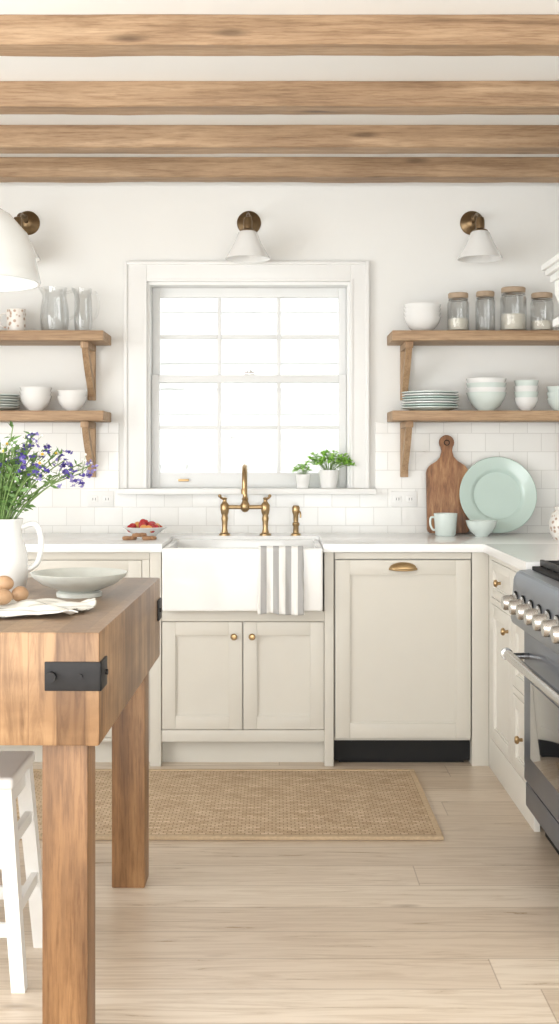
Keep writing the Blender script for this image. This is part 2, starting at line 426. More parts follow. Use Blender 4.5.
b = B('wall_left')
b.box(XL-0.1, XL, YF, -1.6, 0, ZC, M_wall); b.box(XL-0.1, XL, 3.4, YB+0.2, 0, ZC, M_wall)
b.box(XL-0.1, XL, -1.6, 3.4, 0, 0.5, M_wall); b.box(XL-0.1, XL, -1.6, 3.4, 2.35, ZC, M_wall); b.finish()
b = B('wall_front')
b.box(XL, -2.2, YF-0.1, YF, 0, ZC, M_wall); b.box(1.2, XR, YF-0.1, YF, 0, ZC, M_wall)
b.box(-2.2, 1.2, YF-0.1, YF, 2.35, ZC, M_wall); b.finish()
b = B('added_side_window')  # unseen window, added so daylight reaches the room
for y in (-1.6, 0.03, 1.67, 3.34): b.box(XL-0.07, XL-0.02, y, y+0.06, 0.5, 2.35, M_trim)
for z in (0.5, 2.29): b.box(XL-0.07, XL-0.02, -1.54, 3.34, z, z+0.06, M_trim)
b.finish()
b = B('added_glazed_doors')  # unseen glazed doors behind the camera, added to let light in
for x in (-2.2, -1.08, 0.02, 1.14): b.box(x, x+0.06, YF-0.07, YF-0.02, 0, 2.35, M_trim)
for z in (0, 2.29): b.box(-2.14, 1.14, YF-0.07, YF-0.02, z, z+0.06, M_trim)
b.finish()

# beams
for y in (5.152, 4.652, 4.107, 3.489, 2.88, 2.27, 1.66, 1.05, 0.44, -0.8, -2.0):
    b = B('ceiling_beam', ((XL+XR)/2, y+0.055, 2.565))
    t = bmesh.new(); nx = 120; W = (XR-XL)/2-0.001
    sec = [(-0.05, -0.045), (0.0, -0.0455), (0.05, -0.045), (0.055, -0.04), (0.055, 0.044), (-0.055, 0.044), (-0.0555, 0.0), (-0.055, -0.04)]
    rings = []
    for i in range(nx+1):
        x = -W+2*W*i/nx; ring = []
        for (dy, dz) in sec:
            o = noise.noise(Vector((x*3.0, dy*30+y*3, dz*30)))*0.004+noise.noise(Vector((x*11, dy*30+y*3, dz*30)))*0.0015
            o2 = noise.noise(Vector((x*3.6+9, dy*20+y*3, dz*20)))*0.003+noise.noise(Vector((x*13+9, dy*20+y*3, dz*20)))*0.0015
            ring.append(t.verts.new((x, dy+o, dz+(o2 if dz < 0 else 0))))
        rings.append(ring)
    for a, c in zip(rings, rings[1:]):
        for k in range(len(sec)): t.faces.new((a[k], a[(k+1) % len(sec)], c[(k+1) % len(sec)], c[k]))
    t.faces.new(rings[0]); t.faces.new(list(reversed(rings[-1])))
    b.add(t, M_beam, True); b.finish(25)

# window
b = B('window_1')
cy = YB
b.box(-0.70, OX0, cy-0.022, cy, OZ0, 2.165, M_trim, 0.003); b.box(OX1, 0.427, cy-0.022, cy, OZ0, 2.165, M_trim, 0.003)
b.box(OX0, OX1, cy-0.022, cy, OZ1, 2.165, M_trim, 0.003)
for (x0, x1) in ((-0.706, -0.69), (0.416, 0.432)): b.box(x0, x1, cy-0.034, cy, OZ0, 2.172, M_trim, 0.003)
b.box(-0.69, 0.416, cy-0.034, cy, 2.157, 2.172, M_trim, 0.003)
for (x0, x1) in ((OX0-0.012, OX0), (OX1, OX1+0.012)): b.box(x0, x1, cy-0.028, cy-0.02, OZ0, OZ1+0.012, M_trim, 0.002)
b.box(OX0, OX1, cy-0.028, cy-0.02, OZ1, OZ1+0.012, M_trim, 0.002)
b.box(OX0, OX0+0.012, cy, cy+0.19, OZ0, OZ1, M_trim); b.box(OX1-0.012, OX1, cy, cy+0.19, OZ0, OZ1, M_trim)
b.box(OX0+0.012, OX1-0.012, cy, cy+0.19, OZ1-0.012, OZ1, M_trim)
b.box(-0.73, 0.46, cy-0.085, cy, OZ0-0.026, OZ0, M_trim, 0.004); b.box(OX0+0.001, OX1-0.001, cy, cy+0.19, OZ0-0.026, OZ0, M_trim)
def sash(y0, z0, z1, bot, top):
    x0, x1 = OX0+0.013, OX1-0.013; w = 0.036; y1 = y0+0.032; mw = 0.0095; S = M_trim_backlit
    b.box(x0, x0+w, y0, y1, z0, z1, S, 0.002); b.box(x1-w, x1, y0, y1, z0, z1, S, 0.002)
    b.box(x0+w, x1-w, y0, y1, z0, z0+bot, S, 0.002); b.box(x0+w, x1-w, y0, y1, z1-top, z1, S, 0.002)
    gx0, gx1 = x0+w, x1-w; gz0, gz1 = z0+bot, z1-top
    for i in (1, 2):
        xm = gx0+(gx1-gx0)*i/3; b.box(xm-mw, xm+mw, y0+0.002, y1-0.002, gz0, gz1, S, 0.003)
    zm = (gz0+gz1)/2
    for i in range(3):
        a = gx0+(gx1-gx0)*i/3+mw*(i > 0); c = gx0+(gx1-gx0)*(i+1)/3-mw*(i < 2)
        b.box(a, c, y0+0.002, y1-0.002, zm-mw, zm+mw, S, 0.003)
    b.box(gx0, gx1, (y0+y1)/2-0.001, (y0+y1)/2+0.001, gz0, gz1, M_pane)
sash(5.455, 1.615, 2.067, 0.035, 0.045)
sash(5.42, 1.121, 1.652, 0.07, 0.035)
b.box(-0.15, -0.10, 5.405, 5.43, 1.653, 1.665, M_chrome, 0.003)
b.cyl((-0.125, 5.42, 1.665), (-0.125, 5.42, 1.675), 0.012, M_chrome)
b.box(-0.46, -0.41, 5.405, 5.42, 1.15, 1.162, M_brass, 0.003)
b.finish()

# exterior
b = B('garden_ground'); b.box(-9, 9, 5.57, 16, -0.4, -0.2, M_pave); b.finish()
b = B('neighbouring_house')
z = -0.2
while z < 6:
    b.prism([(9.0, z), (9.03, z+0.20), (9.2, z+0.20), (9.2, z)], -7, 7, M_side, 'X')
    z += 0.2
b.finish()
b = B('garden_fence')
for i in range(46):
    x = -4+i*0.18; b.box(x, x+0.165, 7.6, 7.625, -0.2, 1.40, M_hedge)
b.box(-4, 4.3, 7.58, 7.66, 1.40, 1.44, M_hedge); b.box(-4, 4.3, 7.625, 7.66, 1.05, 1.13, M_hedge)
for i in range(5):
    x = -3.8+i*1.7; b.box(x, x+0.1, 7.57, 7.67, -0.2, 1.62, M_hedge)
b.box(-4, 4.3, 7.59, 7.65, 1.55, 1.59, M_hedge)
b.finish()

# backsplash
b = B('backsplash_tiles')
b.box(XL+.002, -0.732, YB-0.008, YB, 0.912, 1.425, M_tile); b.box(0.462, XR-.002, YB-0.008, YB, 0.912, 1.425, M_tile)
b.box(-0.732, 0.462, YB-0.008, YB, 0.912, OZ0-0.028, M_tile)
b.finish()

# ---------------------------------------------------------------- counters & cabinets
FC = 4.71
ct = B('countertop')
SX0, SX1 = -0.464, 0.192
ct.box(XL+.002, SX0, 4.683, YB-0.009, 0.877, 0.912, M_ctop, 0.004)
ct.box(SX1, XR-.002, 4.683, YB-0.009, 0.877, 0.912, M_ctop, 0.004)
ct.box(SX0-0.002, SX1+0.002, 5.142, YB-0.009, 0.877, 0.912, M_ctop, 0.0)
ct.box(0.845, XR-.002, 3.885, 4.69, 0.8775, 0.9115, M_ctop, 0.0)
ct.finish()

b = B('sink_cabinet')
c = M_cab
b.box(-0.516, -0.470, FC-0.006, WB, 0, 0.877, c, 0.002); b.box(0.198, 0.236, FC-0.006, WB, 0, 0.877, c, 0.002)
b.box(-0.470, 0.198, FC, FC+0.02, 0.592, 0.634, c, 0.0015); b.box(-0.470, 0.198, FC, FC+0.02, 0.10, 0.147, c, 0.0015)
b.box(-0.470, 0.198, FC+0.021, WB, 0.10, 0.62, c)
b.box(-0.470, 0.198, FC+0.06, FC+0.08, 0, 0.10, c)
shaker(b, 'Y', FC, -0.470, -0.136, 0.147, 0.592, c); shaker(b, 'Y', FC, -0.136, 0.198, 0.147, 0.592, c)
knob(b, 'Y', FC, -0.172, 0.532); knob(b, 'Y', FC, -0.098, 0.532)
b.finish()

b = B('base_cabinet')
b.box(XL+.01, -0.518, FC+0.021, WB, 0.10, 0.876, c); b.box(XL+.01, -0.518, FC+0.06, FC+0.08, 0, 0.10, c)
b.box(XL+.01, -0.518, FC, FC+0.02, 0.845, 0.876, c, 0.0015); b.box(XL+.01, -0.518, FC, FC+0.02, 0.10, 0.114, c, 0.0015)
xs = [-0.518-0.03, -1.06, -1.10, -1.61, -1.65, -2.16]
b.box(-0.548, -0.518, FC, FC+0.02, 0.114, 0.845, c, 0.0015)
for k in range(3):
    shaker(b, 'Y', FC, xs[2*k+1], xs[2*k], 0.114, 0.845, c)
    b.box(xs[2*k+1]-0.04, xs[2*k+1], FC, FC+0.02, 0.114, 0.845, c, 0.0015)
    knob(b, 'Y', FC, xs[2*k+1]+0.03, 0.79)
b.box(XL+.01, -2.2, FC, FC+0.02, 0.114, 0.845, c)
b.finish()

b = B('dishwasher')
b.box(0.240, 0.800, FC+0.025, WB-0.02, 0.10, 0.874, c)
b.box(0.240, 0.800, FC+0.002, FC+0.02, 0.848, 0.874, c, 0.0015)
shaker(b, 'Y', FC, 0.240, 0.800, 0.112, 0.846, c, w=0.06)
b.box(0.240, 0.800, FC+0.045, FC+0.06, 0.014, 0.10, M_black); b.box(0.26, 0.78, FC+0.06, WB-0.1, 0.0, 0.10, M_black)
t = bmesh.new(); seg = 20; rr = []
for i in range(8):
    a = i/7*math.pi/2
    rr.append([t.verts.new((0.055*math.cos(math.pi*k/seg)*(0.6+0.4*math.cos(a)), -0.024*math.sin(a) - 0.002, 0.026*math.sin(math.pi*k/seg)*math.cos(a)*0.9+0.004*math.cos(a))) for k in range(seg+1)])
for q, w in zip(rr, rr[1:]):
    for k in range(seg): t.faces.new((q[k], q[k+1], w[k+1], w[k]))
b.add(t, M_brass, True, Matrix.Translation((0.52, FC, 0.808)))
b.box(0.462, 0.578, FC-0.003, FC, 0.803, 0.812, M_brass, 0.001)
b.tube([(0.465, FC-0.006, 0.808), (0.49, FC-0.026, 0.806), (0.52, FC-0.03, 0.805), (0.55, FC-0.026, 0.806), (0.575, FC-0.006, 0.808)], 0.005, M_brass, smooth=5)
b.finish()

b = B('corner_cabinet')
b.box(0.803, 0.872, FC, FC+0.02, 0, 0.876, c, 0.0015); b.box(0.803, XR-.01, FC+0.021, WB, 0.0, 0.876, c)
b.finish()

SFX = 0.872
b = B('drawer_cabinet')
c2 = M_cab_lit
b.box(SFX+0.021, XR-.01, 3.885, FC-0.001, 0.10, 0.876, c2); b.box(SFX+0.06, SFX+0.08, 3.885, FC-0.001, 0, 0.10, c2)
def sb(u0, u1, z0, z1): fbox(b, 'X', SFX, u0, u1, 0, 0.02, z0, z1, c2, 0.0015)
sb(3.885, FC-0.002, 0.85, 0.876); sb(3.885, FC-0.002, 0.0, 0.125)
sb(4.66, FC-0.002, 0.125, 0.85); sb(4.235, 4.27, 0.125, 0.85); sb(3.885, 3.91, 0.125, 0.85)
sb(4.27, 4.66, 0.675, 0.70); sb(3.91, 4.235, 0.675, 0.70); sb(3.91, 4.235, 0.40, 0.425)
shaker(b, 'X', SFX, 4.27, 4.66, 0.70, 0.85, c2, w=0.035); shaker(b, 'X', SFX, 4.27, 4.66, 0.125, 0.675, c2, w=0.05)
shaker(b, 'X', SFX, 3.91, 4.235, 0.70, 0.85, c2, w=0.035)
shaker(b, 'X', SFX, 3.91, 4.235, 0.425, 0.675, c2, w=0.045); shaker(b, 'X', SFX, 3.91, 4.235, 0.125, 0.40, c2, w=0.045)
for (u, z) in ((4.465, 0.775), (4.32, 0.61), (4.07, 0.775), (4.07, 0.55), (4.07, 0.265)): knob(b, 'X', SFX, u, z, r=0.015)
b.finish()

# sink
b = B('farmhouse_sink')
sx0, sx1, sy0, sy1 = -0.462, 0.190, 4.655, 5.140
zt, zb, w = 0.897, 0.640, 0.026
b.box(sx0, sx1, sy0, sy0+0.03, zb, zt, M_cer, 0.009, seg=3)
b.box(sx0, sx1, sy1-w, sy1, zb+0.01, zt, M_cer, 0.004)
b.box(sx0, sx0+w, sy0+0.02, sy1-0.01, zb+0.01, zt-0.0005, M_cer, 0.005); b.box(sx1-w, sx1, sy0+0.02, sy1-0.01, zb+0.01, zt-0.0005, M_cer, 0.005)
b.box(sx0+0.005, sx1-0.005, sy0+0.02, sy1-0.01, zb+0.008, zb+0.035, M_cer)
b.lathe([(0, 0), (0.04, 0), (0.042, 0.004), (0, 0.003)], M_chrome, (-0.136, 4.93, zb+0.035))
b.finish()

# faucet
b = B('bridge_faucet', (-0.14, 5.20, 0.912))
for sx in (-1, 1):
    x = sx*0.092
    b.lathe([(0, 0), (0.026, 0), (0.026, 0.006), (0.016, 0.012), (0.012, 0.03), (0.013, 0.06), (0.016, 0.075), (0.013, 0.09), (0.017, 0.1), (0.02, 0.118), (0.02, 0.136), (0.014, 0.145), (0.009, 0.152), (0.009, 0.162), (0.012, 0.168), (0, 0.173)], M_brass, (x, 0, 0), 24)
    b.tube([(x, 0, 0.163), (x+sx*0.014, -0.02, 0.169), (x+sx*0.02, -0.045, 0.178)], [0.0065, 0.005], M_brass, smooth=4)
    b.ball((x+sx*0.02, -0.047, 0.179), 0.008, M_brass)
b.tube([(-0.092, 0, 0.127), (0.092, 0, 0.127)], 0.0095, M_brass, 14)
b.lathe([(0.0, -0.024), (0.012, -0.02), (0.02, -0.01), (0.021, 0.012), (0.015, 0.022), (0.012, 0.03), (0.016, 0.036), (0.012, 0.042), (0.01, 0.05)], M_brass, (0, 0, 0.127), 24)
b.tube([(0, 0, 0.15), (0, 0, 0.24), (0, -0.006, 0.275), (0, -0.035, 0.303), (0, -0.075, 0.31), (0, -0.115, 0.29), (0, -0.135, 0.25), (0, -0.138, 0.2)], 0.0105, M_brass, 16, smooth=8)
b.lathe([(0, 0), (0.013, 0), (0.014, 0.02), (0.011, 0.025)], M_brass, (0, -0.138, 0.19), 20)
b.finish()
b = B('side_spray', (0.09, 5.20, 0.912))
b.lathe([(0, 0), (0.022, 0), (0.022, 0.006), (0.013, 0.012), (0.012, 0.04), (0.016, 0.046), (0.016, 0.054), (0.011, 0.06), (0.012, 0.09), (0.017, 0.105), (0.018, 0.125), (0.013, 0.134), (0, 0.136)], M_brass, (0, 0, 0), 24)
b.tube([(0.012, -0.004, 0.112), (0.02, -0.02, 0.1), (0.02, -0.024, 0.08)], 0.004, M_brass, smooth=4)
b.finish()

# towel over sink apron
def towel():
    bm = bmesh.new(); nu, nv = 46, 60
    path = [(4.693, 0.80), (4.693, 0.88), (4.689, 0.901), (4.670, 0.9045), (4.652, 0.902), (4.645, 0.885), (4.643, 0.80), (4.642, 0.72), (4.641, 0.632)]
    L = [0]
    for a, c_ in zip(path, path[1:]): L.append(L[-1]+math.hypot(a[0]-c_[0], a[1]-c_[1]))
    grid = []
    for j in range(nv+1):
        s = L[-1]*j/nv
        k = max(i for i in range(len(L)-1) if L[i] <= s+1e-9); u = (s-L[k])/(L[k+1]-L[k])
        y = path[k][0]*(1-u)+path[k+1][0]*u; z = path[k][1]*(1-u)+path[k+1][1]*u
        row = []
        for i in range(nu+1):
            f = i/nu; amt = max(0, (s-0.14)/(L[-1]-0.14))
            x = -0.070+0.180*f + 0.008*amt*(f-0.5) + 0.003*amt*math.sin(9*z*6)
            off = amt*(0.008+0.008*math.sin(f*15+0.6)+0.004*math.sin(f*31+z*12))
            row.append(bm.verts.new((x, y-off, z+0.004*amt*math.sin(f*6))))
        grid.append(row)
    for a, c_ in zip(grid, grid[1:]):
        for i in range(nu): bm.faces.new((a[i], a[i+1], c_[i+1], c_[i]))
    return bm
b = B('dish_towel'); b.add(towel(), M_towel, True)
ob = b.finish(80)
so = ob.modifiers.new('thick', 'SOLIDIFY'); so.thickness = 0.002; so.offset = 0

# ---------------------------------------------------------------- shelves
def shelf(x0, x1, zt, name='floating_shelf'):
    b = B(name, ((x0+x1)/2, 5.23, zt))
    h = (x1-x0)/2
    b.box(-h, h, -0.13, 0.120, -0.045, 0, M_shelf, 0.004)
    bx = [(-0.855 if x1 < 0 else 0.595), (-1.55 if x1 < 0 else 1.35)]
    for X in bx:
        x = X-(x0+x1)/2
        b.box(x-0.018, x+0.018, 0.095, 0.1205, -0.30, -0.046, M_shelfz, 0.003)
        b.box(x-0.018, x+0.018, -0.10, 0.094, -0.075, -0.046, M_shelfz, 0.003)
        pts = [(-0.09, -0.075), (-0.052, -0.075), (0.01, -0.135), (0.06, -0.19), (0.095, -0.235), (0.095, -0.285), (0.05, -0.235), (-0.02, -0.165), (-0.065, -0.11)]
        b.prism(pts, x-0.014, x+0.014, M_shelfz, 'X', 0.002)
    return b.finish()
for zt in (1.828, 1.472):
    shelf(-1.75, -0.766, zt)
    shelf(0.516, 1.505, zt)
ZU, ZL = 1.8285, 1.4725

def bowlprof(r, h):
    return [(0, 0), (r*.42, 0), (r*.44, h*.08), (r*.7, h*.3), (r*.9, h*.65), (r, h), (r*.965, h), (r*.86, h*.67), (r*.66, h*.36), (r*.38, h*.16), (0, h*.13)]
def stack_bowls(name, x, y, z, r, h, n, dz, mat):
    b = B(name, (x, y, z))
    for k in range(n):
        m = mat[k % len(mat)] if isinstance(mat, list) else mat
        b.lathe(bowlprof(r, h), m, (random.uniform(-.001, .001), 0, k*dz), 36)
    b.finish()
def stack_plates(name, x, y, z, r, n, mats):
    b = B(name, (x, y, z))
    for k in range(n):
        b.lathe([(0, 0), (r*.6, 0), (r*.66, .004), (r, .014), (r, .018), (r*.64, .009), (r*.6, .006), (0, .006)], mats[k % len(mats)], (random.uniform(-.002, .002), random.uniform(-.002, .002), k*0.0115), 48)
    b.finish()
YS = 5.22
stack_bowls('bowl_stack', -1.09, YS, ZL, 0.072, 0.07, 3, 0.019, M_cer)
stack_bowls('bowl_stack', -0.925, YS, ZL, 0.068, 0.066, 2, 0.026, M_cer)
stack_plates('plate_stack', -1.275, YS, ZL, 0.11, 6, [M_stone, M_aqua2])
stack_bowls('bowl_stack', 0.664, YS, ZU, 0.084, 0.07, 4, 0.019, M_cer)
stack_plates('plate_stack', 0.70, YS, ZL, 0.128, 7, [M_aqua2, M_aqua, M_cer])
stack_bowls('bowl_stack', 0.955, YS, ZL, 0.09, 0.085, 4, 0.021, [M_aqua2, M_cer])
stack_bowls('bowl_stack', 1.136, YS, ZL, 0.055, 0.062, 4, 0.026, [M_cer, M_aqua2])
stack_bowls('bowl_stack', 1.285, YS, ZL, 0.055, 0.06, 3, 0.026, M_aqua2)

def jug(name, x, y, z, r, h, mat, hr=0.006, neck=0.8, rz=0.0, glass=False, hx=1.0):
    b = B(name, (x, y, z), rz)
    th = 0.003 if glass else 0.005
    out = [(0, 0), (r*.82, 0), (r*.9, h*.03), (r, h*.25), (r*.97, h*.5), (r*neck*1.02, h*.78), (r*neck, h*.87), (r*neck*1.06, h)]
    inn = [(max(q-th, 0), zz) for q, zz in reversed(out[2:])]
    inn = [(inn[0][0], h)]+inn[1:-1]+[(out[2][0]-th, h*.05), (0, h*.05)]
    def fn(v):
        if v.co.z > h*.8:
            a = math.atan2(v.co.y, v.co.x); d = abs(abs(a)-math.pi)
            if d < 0.6:
                k = (1-d/0.6)*(v.co.z-h*.8)/(h*.2)
                v.co.x -= k*r*0.35; v.co.z += k*h*0.03
    b.lathe(out+inn, mat, (0, 0, 0), 40, None, fn)
    e = lambda q: r*(1+(q-1)*hx)
    b.tube([(r*neck*0.97, 0, h*.88), (e(1.35), 0, h*.92), (e(1.65), 0, h*.72), (e(1.5), 0, h*.42), (r*.97, 0, h*.3)], hr, mat, 12, smooth=8)
    return b
jug('glass_pitcher', -1.005, YS, ZU, 0.066, 0.205, M_glass, 0.006, glass=True).finish()
jug('glass_pitcher', -0.875, YS, ZU, 0.042, 0.20, M_glass, 0.005, 0.9, glass=True).finish()
b = B('coffee_mug', (-1.18, YS, ZU))
b.lathe([(0, 0), (.038, 0), (.042, .004), (.044, .09), (.044, .106), (.041, .106), (.040, .01), (0, .008)], M_speck, (0, 0, 0), 32)
b.tube([(-.043, 0, .088), (-.068, 0, .084), (-.074, 0, .055), (-.063, 0, .028), (-.042, 0, .024)], .005, M_speck, smooth=6)
b.finish()

M_grain = plain('jar_contents', (232, 226, 212), 0.9, var=0.1, nscale=120)
def jar(x, r, h, fill=0.0):
    b = B('glass_jar', (x, YS, ZU))
    hb = h-0.022
    b.lathe([(0, 0), (r*.92, 0), (r, .008), (r, hb*.84), (r*.86, hb*.93), (r*.86, hb), (r*.80, hb), (r*.80, hb*.93), (r*.94, hb*.83), (r*.94, .012), (0, .01)], M_glass, (0, 0, 0), 36)
    b.lathe([(0, hb-0.004), (r*.78, hb-0.004), (r*.9, hb), (r*.92, hb+.018), (r*.86, h), (0, h)], M_wicker, (0, 0, 0), 32)
    b.tube([(r*.88*math.cos(a), r*.88*math.sin(a), hb*.95) for a in [i*math.pi/12 for i in range(25)]], 0.002, M_chrome, 6)
    if fill: b.lathe([(0, .0115), (r*.93, .0115), (r*.93, .012+fill), (0, .014+fill)], M_grain, (0, 0, 0), 30)
    b.finish()
jar(0.827, 0.05, 0.18, .05); jar(0.950, 0.045, 0.187); jar(1.077, 0.06, 0.205, .07); jar(1.207, 0.052, 0.18, .04)

# ---------------------------------------------------------------- sconces
def sconce(x):
    b = B('wall_sconce', (x, YB, 2.355))
    R = Matrix.Rotation(math.pi/2, 4, 'X')
    b.lathe([(0, 0), (.056, 0), (.056, .006), (.05, .012), (.036, .016), (.03, .024), (.016, .03), (0, .034)], M_brassd, (0, 0, 0), 36, R)
    b.tube([(0, -.03, 0), (0, -.09, .012), (0, -.15, .01), (0, -.2, -.012), (0, -.215, -.04)], .008, M_brassd, 12, smooth=6)
    b.ball((0, -.07, .01), .015, M_brassd)
    b.lathe([(.0, .035), (.016, .03), (.02, .015), (.02, -.02), (.034, -.028), (.037, -.05), (0, -.05)], M_brassd, (0, -.215, -.048), 28)
    b.lathe([(.034, 0), (.042, -.006), (.06, -.05), (.082, -.09), (.098, -.118), (.101, -.124), (.098, -.124), (.078, -.09), (.056, -.05), (.032, -.006)], M_cer, (0, -.215, -.080), 40)
    b.ball((0, -.215, -.14), (.022, .022, .03), M_petw)
    b.finish()
sconce(-0.126); sconce(0.913); sconce(-1.156)

for x in (-0.815, 0.595):
    b = B('wall_outlet', (x, YB-0.008, 1.07))
    b.box(-.06, .06, -.006, 0, -.036, .036, M_trim, .002)
    for sx in (-.03, .03):
        b.box(sx-.018, sx+.018, -.009, -.005, -.016, .016, M_trim, .002)
        b.box(sx-.007, sx-.005, -.0095, -.0085, -.006, .006, M_black); b.box(sx+.005, sx+.007, -.0095, -.0085, -.006, .006, M_black)
    b.finish()

# ---------------------------------------------------------------- range hood
b = B('range_hood')
hy0, hy1 = 2.75, 4.0
XE = XR-0.003
def ring(x, y, z0, z1, bev=0.003): b.box(x, XE, hy0-y, hy1+y, z0, z1, M_trim, bev)
ring(.925, 0.01, 1.915, 1.935); ring(.935, 0, 1.895, 1.915); ring(.95, -.015, 1.87, 1.895)
pts = [(.962, 1.87), (.962, 1.83), (.975, 1.80), (.99, 1.77), (.975, 1.75), (.955, 1.74), (.955, 1.715), (XE, 1.715), (XE, 1.87)]
b.prism(pts, hy0+.03, hy1-.03, M_trim, 'Y')
b.box(1.16, XE, hy0+.12, hy1-.12, 1.935, ZC-0.002, M_trim)
b.finish()

# ---------------------------------------------------------------- range
b = B('kitchen_range')
ry0, ry1 = 2.96, 3.875
b.box(.86, 1.51, ry0, ry1, .09, .885, M_steel, .003)
b.box(.90, 1.50, ry0+.03, ry1-.03, .0, .09, M_black)
b.prism([(.86, .70), (.80, .705), (.79, .72), (.80, .86), (.815, .885), (.86, .89)], ry0, ry1, M_steel, 'Y', .004)
b.box(.835, .86, ry0+.004, ry1-.004, .185, .69, M_steeld, .004)
b.box(.830, .836, ry0+.12, ry1-.12, .28, .53, M_oveng, .002)
b.box(.84, .86, ry0+.004, ry1-.004, .095, .175, M_steeld, .004)
b.tube([(.770, ry0+.03, .61), (.770, ry1-.03, .61)], .016, M_chrome, 16)
for y in (ry0+.03, ry1-.042): b.tube([(.770, y, .61), (.770, y+.012, .61)], .020, M_chrome, 16)
for y in (ry0+.08, ry1-.08): b.tube([(.84, y, .61), (.770, y, .61)], .011, M_chrome, 12)
for i in range(8):
    y = ry1-.06-i*(ry1-ry0-.12)/7
    Rm = Matrix.Rotation(-math.pi/2-0.06, 4, 'Y')
    b.lathe([(0, 0), (.033, 0), (.033, .006), (.026, .010), (.024, .040), (.021, .045), (0, .045)], M_chrome, (.797, y, .785), 28, Rm)
    b.lathe([(0, 0), (.037, 0), (.037, .003), (0, .003)], M_black, (.7975, y, .785), 28, Rm)
b.box(.86, 1.50, ry0+.01, ry1-.01, .885, .9, M_black, .003)
for j in range(3):
    g0 = ry0+.03+j*.285; g1 = g0+.275
    for x in (.88, 1.0, 1.17, 1.34, 1.47): b.box(x, x+.012, g0, g1, .905, .925, M_iron, .003)
    for k in range(4):
        y = g0+k*(g1-g0-.012)/3; b.box(.88, 1.482, y, y+.012, .9, .922, M_iron, .003)
    for x in (1.03, 1.33): b.lathe([(0, 0), (.045, 0), (.045, .008), (.03, .014), (0, .014)], M_iron, (x, (g0+g1)/2, .9), 24)
b.finish()

# ---------------------------------------------------------------- counter items
b = B('cutting_board', (0.79, 5.275, 0.9135))
out = []
def arc(cx, cz, r, a0, a1, n=8): return [(cx+r*math.cos(math.radians(a0+(a1-a0)*i/n)), cz+r*math.sin(math.radians(a0+(a1-a0)*i/n))) for i in range(n+1)]
out += arc(.077, .02, .02, -90, 0) + arc(.047, .275, .05, 0, 62) + [(.045, .332), (.028, .352), (.024, .38)] + arc(0, .42, .035, -50, 230, 14) + [(-.024, .38), (-.028, .352), (-.045, .332)] + arc(-.047, .275, .05, 118, 180) + arc(-.077, .02, .02, 180, 270)
RB = Matrix.Rotation(math.radians(-7.5), 4, 'X')
b.prism(out, -.011, .011, M_board, 'Y', .003, Matrix.Translation((0, 0, .002)) @ RB)
b.tube([Vector(p) for p in [tuple(RB @ Vector((.012*math.cos(a), -.0125, .42+.012*math.sin(a)))) for a in [i*math.pi/8 for i in range(17)]]], .002, M_black, 6)
b.finish()
b = B('serving_plate', (1.015, 5.262, 0.9135+.174))
Rp = Matrix.Rotation(math.radians(90-11), 4, 'X')
b.lathe([(0, 0), (.10, 0), (.108, .006), (.125, .018), (.17, .026), (.177, .030), (.174, .033), (.128, .024), (.118, .020), (.108, .009), (0, .006)], M_aqua, (0, 0.02, 0), 64, Rp)
b.finish()
b = B('coffee_mug', (0.762, 5.17, 0.9125))
b.lathe([(0, 0), (.042, 0), (.046, .005), (.053, .1), (.05, .1), (.043, .01), (0, .008)], M_aqua2, (0, 0, 0), 36)
b.tube([(-.049, 0, .082), (-.066, 0, .08), (-.068, 0, .05), (-.058, 0, .028), (-.046, 0, .026)], .005, M_aqua2, smooth=6)
b.finish()
b = B('small_bowl', (0.915, 5.12, 0.9125)); b.lathe(bowlprof(.07, .07), M_aqua2, (0, 0, 0), 40); b.finish()
b = B('ceramic_jar', (1.235, 4.92, 0.9125))
b.lathe([(0, 0), (.045, 0), (.062, .03), (.068, .07), (.055, .11), (.04, .125), (.046, .14), (.042, .14), (.036, .125), (.05, .105), (.06, .06), (0, .01)], M_speck, (0, 0, 0), 36)
b.finish()
b = B('fruit_bowl', (-0.575, 5.06, 0.9125))
b.lathe([(0, 0), (.04, 0), (.045, .006), (.075, .03), (.098, .045), (.095, .047), (.07, .035), (.04, .012), (0, .01)], M_cer, (0, 0, 0), 44)
for k in range(40):
    a = random.uniform(0, 6.28); r = .066*math.sqrt(random.random())
    b.ball((r*math.cos(a), r*math.sin(a), .034+.030*(1-r/.07)+random.uniform(0, .005)), random.uniform(.013, .019), random.choice([M_red, M_red, M_red, M_red, M_orange]), 12)
b.finish()
b = B('biscuits', (-0.585, 4.90, 0.9125))
for k in range(6):
    b.lathe([(0, 0), (.017, 0), (.021, .006), (.018, .014), (0, .017)], M_biscuit, (-.05+k*.021, .012*(k % 2), .0005+.013*(k in (2, 3))), 16)
b.finish()

def pot(x, y, z, r, h, leaves, spread, hh, mat, name='potted_herb', lf=.02):
    b = B(name, (x, y, z))
    b.lathe([(0, 0), (r*.74, 0), (r*.8, .004), (r, h), (r*.93, h), (r*.9, h*.9), (0, h*.88)], M_cer, (0, 0, 0), 32)
    b.lathe([(0, h*.885), (r*.88, h*.885), (0, h*.9)], M_soil, (0, 0, 0), 20)
    for k in range(leaves):
        a = random.uniform(0, 6.28); q = random.random()**.5
        tip = Vector((spread*q*math.cos(a), spread*.45*q*math.sin(a), h+hh*(1-.6*q*q)*random.uniform(.55, 1.1)))
        base = Vector((r*.4*q*math.cos(a), r*.4*q*math.sin(a), h*.9))
        if k % 3 == 0: b.tube([base, (base+tip)/2+Vector((0, 0, .01)), tip], .0011, M_stem, 5, smooth=3)
        for j in range(3):
            d = Vector((random.uniform(-1, 1), random.uniform(-1, .6), random.uniform(-.1, .8)))
            b.leaf(tip, d, lf*random.uniform(.7, 1.2), lf*.8, mat, (0, -.3, 1))
    b.finish()
pot(0.245, 5.332, OZ0+.0005, .048, .085, 150, .115, .085, M_leafb)
